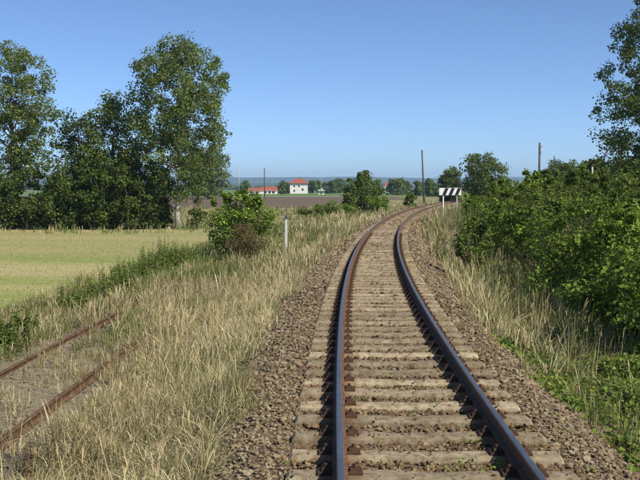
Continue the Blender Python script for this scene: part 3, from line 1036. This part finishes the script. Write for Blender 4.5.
tree('willow_tree', 'middling rounded green tree between the two tall trees', 'tree', gp(112, TY + 1.5), 10.8, 0.22,
     [(0.15, 2.4, 0, 0), (0.35, 3.0, 0, 0), (0.6, 2.8, 0.1, 0), (0.82, 2.1, 0.2, 0), (1.0, 0.7, 0.3, 0)],
     165, 0.8, 95, 0.18, PAL_MID, 'bark', limbs=24)
tree('slender_tree', 'slim grey green tree rising beside the open crowned tree', 'tree', gp(78, TY + 3), 10.2, 0.18,
     [(0.15, 2.2, 0, 0), (0.4, 2.8, 0, 0), (0.7, 2.3, 0.1, 0), (1.0, 0.8, 0.2, 0)],
     120, 0.75, 90, 0.19, [(0.06, 0.09, 0.035), (0.075, 0.1, 0.045), (0.05, 0.075, 0.028)], 'bark', limbs=20)
SH = ['dense dark shrub under the outer side of the open crowned tree', 'dark shrub hiding the foot of the open crowned tree', 'dense dark shrub between the open crowned and slim grey green trees',
      'dark shrub at the foot of the slim grey green tree', 'dark shrub between the slim grey green tree and the rounded tree', 'tall dark shrub at the foot of the middling rounded tree',
      'tallest dark shrub between the rounded tree and the pale poplar', 'dark shrub close behind the pale poplar trunk']
for SHL, (px, Y, rx, H) in zip(SH, ((-14, 72.5, 2.2, 5.2), (14, 72, 2.1, 5.6), (42, 71.8, 2.3, 6.4), (70, 72.5, 2.1, 5.6), (94, 72, 1.9, 5.8), (116, 71.6, 2.0, 6.2), (138, 72.6, 2.1, 6.6), (158, 74.6, 1.5, 5.2))):
    shrub('shrub', SHL, 'shrub', gp(px, Y), rx, rx * 0.9, H, 84, 0.62, 72, 0.2, PAL_DARK + PAL_MID[:2], 'dark shrubs under the tree row', low=0.0)
shrub('shrub', 'small pale sapling shrub beside the pale poplar trunk', 'shrub', gp(197, 74), 0.7, 0.7, 2.6, 16, 0.4, 60, 0.16, PAL_MID)
tree('oak_tree', 'broad dark tree standing alone beyond the ploughed field', 'tree', gp(209, 265), 16.5, 0.45,
     [(0.1, 4.4, 0, 0), (0.35, 6.2, 0, 0), (0.65, 6.0, 0, 0), (0.88, 4.0, 0, 0), (1.0, 1.4, 0, 0)],
     110, 2.0, 60, 0.6, PAL_MID, 'bark', limbs=14)

# shrubs on the left between siding and meadow
shrub('shrub', 'rounded green bush standing behind the pale trackside post', 'shrub', gp(240, 41), 1.55, 1.4, 2.95, 75, 0.42, 95, 0.105, PAL_YEL, shoots=8)
shrub('shrub', 'brown withered bush in front of the rounded green bush', 'shrub', gp(244, 36.5), 0.8, 0.5, 1.75, 44, 0.3, 66, 0.075, PAL_BR, stems=26, aspect=0.25)
shrub('shrub', 'tall dark green bush left of the curve before the village', 'shrub', gp(361, 112), 2.7, 2.4, 5.2, 90, 0.75, 85, 0.23, PAL_MID, shoots=4)
shrub('shrub', 'low bright green bush at the foot of the dark bush', 'shrub', gp(335, 100), 2.5, 1.6, 1.8, 40, 0.5, 80, 0.17, PAL_YEL)
shrub('shrub', 'low olive hedge bush along the dry grass bank', 'shrub', gp(314, 94), 1.5, 1.1, 1.35, 26, 0.42, 70, 0.16, PAL_MID)
shrub('shrub', 'loose pale green bush right beside the dark bush', 'shrub', gp(377, 105), 1.6, 1.4, 2.4, 40, 0.5, 70, 0.18, PAL_YEL)
shrub('shrub', 'small bright green bush next to the far bend of track', 'shrub', gp(410, 112), 0.95, 0.8, 2.1, 28, 0.36, 70, 0.17, PAL_YEL)

# the row of shrubs on the right of the track
RSB = 'taller leafy shrub in the back of the trackside row'
row = [(15.4, 4.95, 1.5, 2.45, 0), (19.2, 5.0, 1.55, 2.65, 2), (23.6, 5.15, 1.6, 2.85, 0), (28.6, 5.3, 1.65, 3.25, 1), (34.5, 5.25, 1.75, 3.45, 2), (40.5, 5.35, 1.8, 3.3, 0), (47.0, 5.45, 1.85, 3.05, 1), (54.0, 5.6, 1.85, 2.75, 2)]
KIND = [('leafy bright green shrub in the dense row right of the track', PAL_YEL + PAL_YEL + PAL_MID, 1.0, 0.42),
        ('fine leaved darker shrub in the row right of the track', PAL_MID + [(0.17, 0.13, 0.06)], 0.78, 0.3),
        ('broad leaved yellow green shrub in the row right of the track', PAL_YEL + [(0.2, 0.26, 0.045)], 1.05, 0.5)]
for (s, d, r_, H, kd) in row:
    x, y = line_at(s, d + 0.35)
    near = s < 27
    lb, pal, lf, asp = KIND[kd]
    shrub('shrub', lb, 'shrub', (float(x), float(y), float(height_sd(s, d)) - 0.03), r_, r_ * 1.25, H, 112 if near else 78, 0.37, 105 if near else 80, (0.085 if near else 0.115) * lf,
          pal, 'shrubs in the row right of the track', stems=22, shoots=7, aspect=asp, low=0.0)
for (s, d, r_, H) in ((19, 8.2, 1.9, 2.6), (25, 8.4, 2.0, 2.8), (31, 8.4, 2.0, 3.4), (38, 8.8, 2.2, 3.9), (46, 9.0, 2.3, 3.9), (55, 9.2, 2.4, 3.8), (65, 9.4, 2.5, 3.6)):
    x, y = line_at(s, d)
    shrub('shrub', RSB, 'shrub', (float(x), float(y), float(height_sd(s, d)) - 0.03), r_, r_ * 1.3, H, 70, 0.55, 80, 0.12,
          PAL_MID, 'taller shrubs behind the trackside row', stems=10, shoots=9)

x, y = line_at(28.0, 3.0)
shrub('shrub', 'small dark bush leaning over the ballast shoulder from the shrub row', 'shrub', (float(x), float(y), float(height_sd(28.0, 3.0)) - 0.02), 0.5, 0.55, 1.95, 32, 0.26, 70, 0.085, PAL_MID, stems=8, shoots=3)
x, y = line_at(60.5, 5.3)
shrub('shrub', 'low bush hiding the right end of the striped board', 'shrub', (float(x), float(y), float(height_sd(60.5, 5.3)) - 0.02), 1.0, 0.9, 2.6, 40, 0.36, 70, 0.12, PAL_YEL, stems=8)
tree('alder_tree', 'tall dark tree rising out of the shrubs right of the track', 'tree', gp(658, 80), 21.5, 0.36,
     [(0.1, 4.2, 0, 0), (0.27, 5.7, 0, 0), (0.48, 5.7, 0, 0), (0.68, 4.6, 0, 0), (0.89, 3.0, 0.1, 0), (1.0, 1.3, 0.1, 0)],
     430, 0.98, 90, 0.22, PAL_DARK + PAL_MID, 'bark', limbs=34)

# trees beyond the shrub row
for (px, Y, H, r_, lab) in ((484, 150, 9.0, 3.7, 'round dark tree seen above the shrub row'),
                            (450, 190, 7.6, 2.6, 'small round tree standing behind the striped board'),
                            (562, 160, 8.6, 3.6, 'flat topped tree beyond the shrubs near the dark pole'),
                            (594, 120, 7.2, 2.2, 'compact round tree behind the pale concrete post'),
                            (625, 125, 7.4, 2.6, 'low rounded tree behind the tall dark tree')):
    tree('round_tree', lab, 'tree', gp(px, Y), H, 0.2,
         [(0.05, r_ * 0.8, 0, 0), (0.4, r_, 0, 0), (0.7, r_ * 0.92, 0, 0), (0.88, r_ * 0.7, 0, 0), (0.97, r_ * 0.35, 0, 0)], 150, r_ * 0.32, 62, 0.32, PAL_MID + PAL_DARK, limbs=8)


# weeds: upright leafy spires at the meadow's edge
def weed(name, label, base, n_stem, H, spread, pal, leaf, group):
    root = empty(name, base); tag(root, label, 'weed', group)
    Vs = []; Fs = []; Cs = []; off = 0
    mb = MB()
    for q in range(n_stem):
        a = rng.uniform(0, 6.28); r_ = rng.random() ** 0.6 * spread
        p0 = np.array([math.cos(a) * r_, math.sin(a) * r_, -0.03])
        h = H * rng.uniform(0.55, 1.1)
        p1 = p0 + np.array([rng.normal(0, 0.08) * h, rng.normal(0, 0.08) * h, h])
        mb.tube([p0, (p0 + p1) / 2 + rng.normal(0, 0.015, 3), p1], [0.006, 0.005, 0.002], 4, cap=False)
        nl = 34
        t = np.linspace(0.12, 1, nl)
        L = leaf * (1.15 - 0.75 * t) * rng.uniform(0.8, 1.2, nl)
        aa = rng.uniform(0, 6.28, nl)
        P = p0 + (p1 - p0) * t[:, None] + np.stack([np.cos(aa) * L * 0.5, np.sin(aa) * L * 0.5, L * 0.15], 1)
        Nm = np.stack([np.cos(aa) * 0.3, np.sin(aa) * 0.3, np.full(nl, 1.0)], 1) + rng.normal(0, 0.4, (nl, 3))
        v_, f_, c_ = leaves(P, L, Nm, leaf_cols(nl, pal), 0.28)
        Vs.append(v_); Fs.append(f_ + off); Cs.append(c_); off += len(v_)
    link('foliage', np_mesh('foliage', np.concatenate(Vs), [np.concatenate(Fs)], np.concatenate(Cs)), M['leaf'], root)
    tag(mb.build('stem', M['stem'], root), kind='stuff')
    return root


for (px, py, H, ns) in ((118, 292, 0.95, 20), (132, 286, 1.05, 26), (147, 281, 1.2, 30), (160, 277, 1.35, 30), (172, 270, 1.35, 28), (183, 265, 1.1, 20), (95, 300, 0.75, 16), (72, 308, 0.7, 14)):
    Y = FPX * (CAM_H + 1.1) / (py - HZ)
    weed('weed_clump', 'upright dark green weed spires at the edge of the meadow', gp(px, Y), ns + 8, H, 0.6, PAL_MID + PAL_YEL, 0.13, 'weed spires along the meadow edge')
for (px, py, H, ns) in ((6, 352, 0.75, 14), (-8, 338, 0.7, 12), (26, 330, 0.5, 10)):
    Y = FPX * (CAM_H + 1.08) / (py - HZ)
    weed('weed_clump', 'leafy green weeds beside the outer rusty rail', gp(px, Y), ns, H, 0.4, PAL_MID, 0.15, 'weeds beside the rusty rail')

for (px, py, H, ns) in ((30, 474, 0.5, 9), (64, 462, 0.5, 9), (92, 476, 0.42, 7)):
    Y = FPX * (CAM_H + 1.0) / (py - HZ)
    weed('weed_clump', 'brown withered weed stalks beside the inner rusty rail', gp(px, Y), ns, H, 0.22, PAL_BR, 0.06, 'withered weeds by the siding')

# low leafy creepers on the right shoulder
n = 12500
s = rng.uniform(7.5, 17, n); d = rng.uniform(1.6, 4.6, n)
dn = np.clip((17 - s) / 4, 0, 1) * np.clip((d - 1.78 - 0.22 * vnoise(s * 0.7, s * 0, 61)) / 0.5, 0, 1) * np.clip(0.75 + 1.0 * vnoise(s * 1.0, d * 1.0, 62), 0.05, 1)
k = rng.random(n) < dn
s, d = s[k], d[k]
rep = 4
idx = np.repeat(np.arange(len(s)), rep)
bs = s[idx] + rng.normal(0, 0.07, len(idx)); bd = d[idx] + rng.normal(0, 0.07, len(idx))
x, y = line_at(bs, bd)
z = height_sd(bs, bd) + rng.random(len(idx)) * (0.08 + 0.42 * np.clip((bd - 1.9) / 1.4, 0, 1) * (1 + 0.5 * vnoise(bs * 1.4, bd * 1.4, 63)))
P = np.stack([x, y, z], 1)
Nm = rng.normal(0, 0.45, P.shape) + np.array([0.1, -0.2, 1.0])
v_, f_, c_ = leaves(P, rng.uniform(0.04, 0.085, len(P)), Nm, leaf_cols(len(P), PAL_MID + PAL_MID + PAL_YEL + [(0.2, 0.16, 0.07)], var=0.35), 0.45)
o = link('ground_cover', np_mesh('ground_cover', v_, [f_], c_), M['leaf'])
tag(o, 'low leafy creepers spreading over the right ballast shoulder', 'ground cover', kind='stuff')
# seedlings among the ballast
n = 260
s = np.concatenate([rng.normal(6.9, 0.5, 90), rng.uniform(6, 20, n - 90)]); d = np.concatenate([rng.normal(0.45, 0.25, 90), rng.uniform(-2.2, 2.4, n - 90)])
ph = (s - SL_S0) / SL_PITCH; ph = np.abs(ph - np.round(ph)) * SL_PITCH
k = ((ph > 0.14) | (np.abs(d) > 1.4)) & (np.abs(np.abs(d) - 0.75) > 0.12) & (np.abs(d) < 2.5)
s, d = s[k], d[k]
idx = np.repeat(np.arange(len(s)), 9)
bs = s[idx] + rng.normal(0, 0.03, len(idx)); bd = d[idx] + rng.normal(0, 0.03, len(idx))
x, y = line_at(bs, bd)
P = np.stack([x, y, height_sd(bs, bd) + rng.uniform(0.02, 0.07, len(idx))], 1)
v_, f_, c_ = leaves(P, rng.uniform(0.018, 0.04, len(P)), rng.normal(0, 0.5, P.shape) + np.array([0, 0, 1.0]), leaf_cols(len(P), PAL_YEL), 0.35)
o = link('seedlings', np_mesh('seedlings', v_, [f_], c_), M['leaf'])
tag(o, 'tiny green seedlings sprouting between the sleepers', 'seedlings', kind='stuff')

# ---------------------------------------------------------------- striped board
Y = 65.0
bx0, bz1 = at_depth(439, 188, Y); bx1, bz0 = at_depth(461, 195.2, Y)
px_ = (443.2 - 320) / FPX * Y
gz_ = float(height_xy(px_, Y))
root = empty('striped_board', (px_, Y, gz_))
tag(root, 'white railway board with slanting black stripes on a white post', 'sign')
W = bx1 - bx0; Hh = bz1 - bz0; zc = bz0 - gz_; xo = bx0 - px_
MB().box(xo, xo + W, -0.02, 0.02, zc, zc + Hh).build('board', M['white'], root, 0.004)
sw = W * 0.155; sl_ = Hh * 0.42
for q in range(3):
    x0 = xo + W * (0.135 + 0.285 * q)
    pts = [(x0, -0.026, zc + 0.01), (x0 + sw, -0.026, zc + 0.01), (x0 + sw + sl_, -0.026, zc + Hh - 0.01), (x0 + sl_, -0.026, zc + Hh - 0.01)]
    pts += [(p[0], -0.0205, p[2]) for p in pts]
    MB().poly(pts, [(0, 1, 2, 3), (7, 6, 5, 4), (0, 4, 5, 1), (1, 5, 6, 2), (2, 6, 7, 3), (3, 7, 4, 0)]).build('stripe', M['black'], root)
MB().tube([(0, 0.065, -0.2), (0, 0.065, zc + Hh * 0.9)], [0.042, 0.042], 10).build('post', M['white'], root, smooth=True)
MB().tube([(W * 0.62, 0.065, -0.2), (W * 0.62, 0.065, zc + Hh * 0.9)], [0.03, 0.03], 10).build('post', M['galv'], root, smooth=True)

# ---------------------------------------------------------------- pale post on the left
Y = 40.0
px_ = (286 - 320) / FPX * Y
gz_ = float(height_xy(px_, Y))
root = empty('marker_post', (px_, Y, gz_))
tag(root, 'weathered white concrete post with dark metal top in dry grass', 'post')
MB().box(-0.068, 0.068, -0.065, 0.065, -0.1, 1.6, 0.82).build('shaft', M['post_white'], root, 0.012)
MB().box(-0.05, 0.05, -0.05, 0.05, 1.602, 1.78, 0.9).build('neck', M['post_white'], root, 0.008)
tb = MB()
tb.box(-0.075, 0.075, -0.06, 0.06, 1.782, 1.95, 0.8)
tb.tube([(0, 0, 1.94), (0, 0, 2.3)], [0.022, 0.014], 8)
tb.build('cap', M['post_dark'], root)
MB().box(-0.10, -0.076, -0.05, 0.05, 1.05, 1.2).build('plate', M['galv'], root)

# ---------------------------------------------------------------- poles
def pole(px, top, Y, r_, mat, label, arm=True, lean=0.0, group=None):
    x, zt = at_depth(px, top, Y)
    zb = gp(px, Y)[2]
    h = zt - zb
    root = empty('utility_pole', (x - lean * h, Y, zb)); tag(root, label, 'pole', group)
    MB().tube([(0, 0, -0.3), (lean * h * 0.5, 0, h * 0.5), (lean * h, 0, h)], [r_ * 1.2, r_, r_ * 0.8], 10).build('shaft', mat, root, smooth=True)
    if arm:
        for k_ in range(2):
            zz = h - 0.25 - 0.4 * k_
            c_ = MB().tube([(lean * zz, -r_, zz - 0.06), (lean * zz + 0.13, -r_ - 0.03, zz - 0.06), (lean * zz + 0.14, -r_ - 0.03, zz + 0.06)], [0.014, 0.014, 0.014], 6).build('bracket', M['post_dark'], root)
            MB().tube([(lean * zz + 0.14, -r_ - 0.03, zz + 0.06), (lean * zz + 0.14, -r_ - 0.03, zz + 0.16)], [0.04, 0.028], 8).build('insulator', M['white'], c_, smooth=True)
    return root


pole(421.5, 150, 150, 0.14, M['pole'], 'slightly leaning wooden pole left of the striped board', lean=-0.05)
pole(538.7, 143, 62, 0.085, M['pole'], 'dark wooden pole rising out of the shrub row')
pole(553.3, 156, 190, 0.13, M['pole'], 'thin distant pole beyond the flat topped tree')
pole(591.5, 167, 60, 0.075, M['palepole'], 'short pale concrete post behind the shrubs', arm=False)
pole(239, 164, 330, 0.13, M['palepole'], 'slim pale pole left of the low red roofed houses')
pole(264.6, 168, 330, 0.2, M['pole'], 'dark pole in front of the low red roofed house')
pole(321, 166, 430, 0.11, M['palepole'], 'thin pale mast behind the small white hut')

# ---------------------------------------------------------------- village
def window(parent, x, z, w, h, y):
    f = MB().box(x - w / 2, x + w / 2, y - 0.06, y + 0.04, z, z + h).build('window', M['timber'], parent)
    MB().box(x - w / 2 + 0.12, x + w / 2 - 0.12, y - 0.09, y - 0.062, z + 0.12, z + h - 0.12).build('pane', M['pane'], f)


def house(px0, px1, y_eave, y_top, Y, depth, label, roof, tile, wins, chim=None):
    x0, ze = at_depth(px0, y_eave, Y); x1, zt = at_depth(px1, y_top, Y)
    root = empty('house', ((x0 + x1) / 2, Y + depth / 2, -1.2)); tag(root, label, 'house')
    w = (x1 - x0) / 2; e = ze + 1.2; t = zt + 1.2; hd = depth / 2
    MB().box(-w, w, -hd, hd, 0, e).build('wall', M['render_w'], root)
    ov = 0.9 if roof == 'hip' else 0.3
    if roof == 'hip':
        rl = w * 0.18
        pts = [(-w - ov, -hd - ov, e - 0.25), (w + ov, -hd - ov, e - 0.25), (w + ov, hd + ov, e - 0.25), (-w - ov, hd + ov, e - 0.25), (-rl, 0, t), (rl, 0, t)]
        fs = [(3, 2, 1, 0), (0, 1, 5, 4), (1, 2, 5), (2, 3, 4, 5), (3, 0, 4)]
    else:
        pts = [(-w - ov * 0.5, -hd - ov, e - 0.25), (w + ov * 0.5, -hd - ov, e - 0.25), (w + ov * 0.5, hd + ov, e - 0.25), (-w - ov * 0.5, hd + ov, e - 0.25), (-w - ov * 0.5, 0, t), (w + ov * 0.5, 0, t)]
        fs = [(3, 2, 1, 0), (0, 1, 5, 4), (1, 2, 5), (2, 3, 4, 5), (3, 0, 4)]
    rf = MB().poly(pts, fs).build('roof', tile, root)
    cx = chim if chim is not None else w * 0.1
    MB().box(cx - 0.35, cx + 0.35, -0.5, 0.3, t - 1.6, t + 0.55).build('chimney', tile, rf)
    for (x, z, ww, hh) in wins:
        window(root, x * w, z * e, ww, hh, -hd - 0.05)
    return root


house(290, 307.5, 182.8, 178.2, 520, 10, 'two storey white house with red pyramid roof beyond the fields', 'hip', M['tile_red'],
      [(-0.5, 0.62, 0.8, 0.9), (0.05, 0.62, 0.8, 0.9), (0.45, 0.3, 1.0, 1.2), (-0.5, 0.2, 0.8, 1.1)])
house(261.5, 277, 190.3, 186.6, 480, 8, 'low white house with bright red gable roof beside the dark pole', 'gable', M['tile_red'],
      [(-0.5, 0.25, 1.3, 1.2), (0.05, 0.25, 1.2, 1.2), (0.55, 0.25, 1.3, 1.2)])
house(248, 261, 191.2, 187.6, 500, 8, 'low house with dull dark red roof left of the bright one', 'gable', M['tile_dark'],
      [(-0.4, 0.25, 1.2, 1.2), (0.45, 0.25, 1.2, 1.2)])
house(318.5, 324, 190.3, 189.0, 450, 3, 'small white flat hut at the foot of the pale mast', 'hip', M['palepole'], [(0.0, 0.2, 0.8, 1.2)])
house(384.5, 389, 185.5, 182.5, 620, 8, 'distant cottage with dull red roof behind the dark bush', 'gable', M['tile_dark'], [(0.0, 0.25, 1.2, 1.2)])
house(408.5, 413.5, 187.8, 185.5, 560, 8, 'distant cream cottage left of the leaning pole', 'gable', M['timber'], [(-0.3, 0.25, 1.2, 1.2), (0.4, 0.25, 1.2, 1.2)])

VTL = ['far tree behind the dull dark red roof', 'far tree just right of the bright red gable house', 'far tree close left of the two storey white house', 'far tree close right of the two storey white house',
       'taller far tree behind the small white hut', 'far tree right of the small white hut', 'taller far tree between the white hut and the dark bush', 'far tree between the two distant cottages', 'far tree left of the cream cottage',
       'far tree close left of the leaning pole', 'far tree right of the leaning pole', 'low far tree between leaning pole and striped board', 'little far bush in the field before the bright red gable house']
for VT, (px, Y, H, r_) in zip(VTL, ((244, 540, 7, 5), (281, 560, 7.5, 4), (287, 545, 6.5, 3.4), (312, 560, 7.5, 4.2), (318, 640, 8.5, 5), (330, 520, 7.5, 4.6), (338, 560, 9, 5), (395, 420, 7.2, 4.4), (402, 440, 7.6, 4), (418, 380, 5.6, 3.4), (428, 410, 7.0, 4), (434, 350, 4.6, 3), (283, 480, 4.0, 1.6))):
    tree('village_tree', VT, 'tree', gp(px, Y), H, 0.2,
         [(0.05, r_ * 0.8, 0, 0), (0.4, r_, 0, 0), (0.75, r_ * 0.8, 0, 0), (1.0, r_ * 0.3, 0, 0)], 40, r_ * 0.35, 40, 0.9, PAL_MID, 'bark', 'trees among the far village', limbs=4)

# far wood: one mass along the plain
n = 16000
fx = rng.uniform(-900, 900, n); fy = 1500 + 120 * vnoise(fx / 200, fx * 0, 71) + rng.uniform(-40, 40, n)
top = 4.5 + 2.5 * vnoise(fx / 60, fx * 0, 72) + 2 * vnoise(fx / 20, fx * 0, 73)
fz = -1.1 + rng.random(n) ** 0.7 * np.maximum(top, 1.5)
v_, f_, c_ = leaves(np.stack([fx, fy, fz], 1), rng.uniform(2.5, 5, n), rng.normal(0, 1, (n, 3)) + np.array([0, -0.6, 0.6]), leaf_cols(n, PAL_DARK), 0.5)
o = link('distant_wood', np_mesh('distant_wood', v_, [f_], c_), M['leaf'])
tag(o, 'dark line of distant woodland across the plain', 'woodland', kind='stuff')
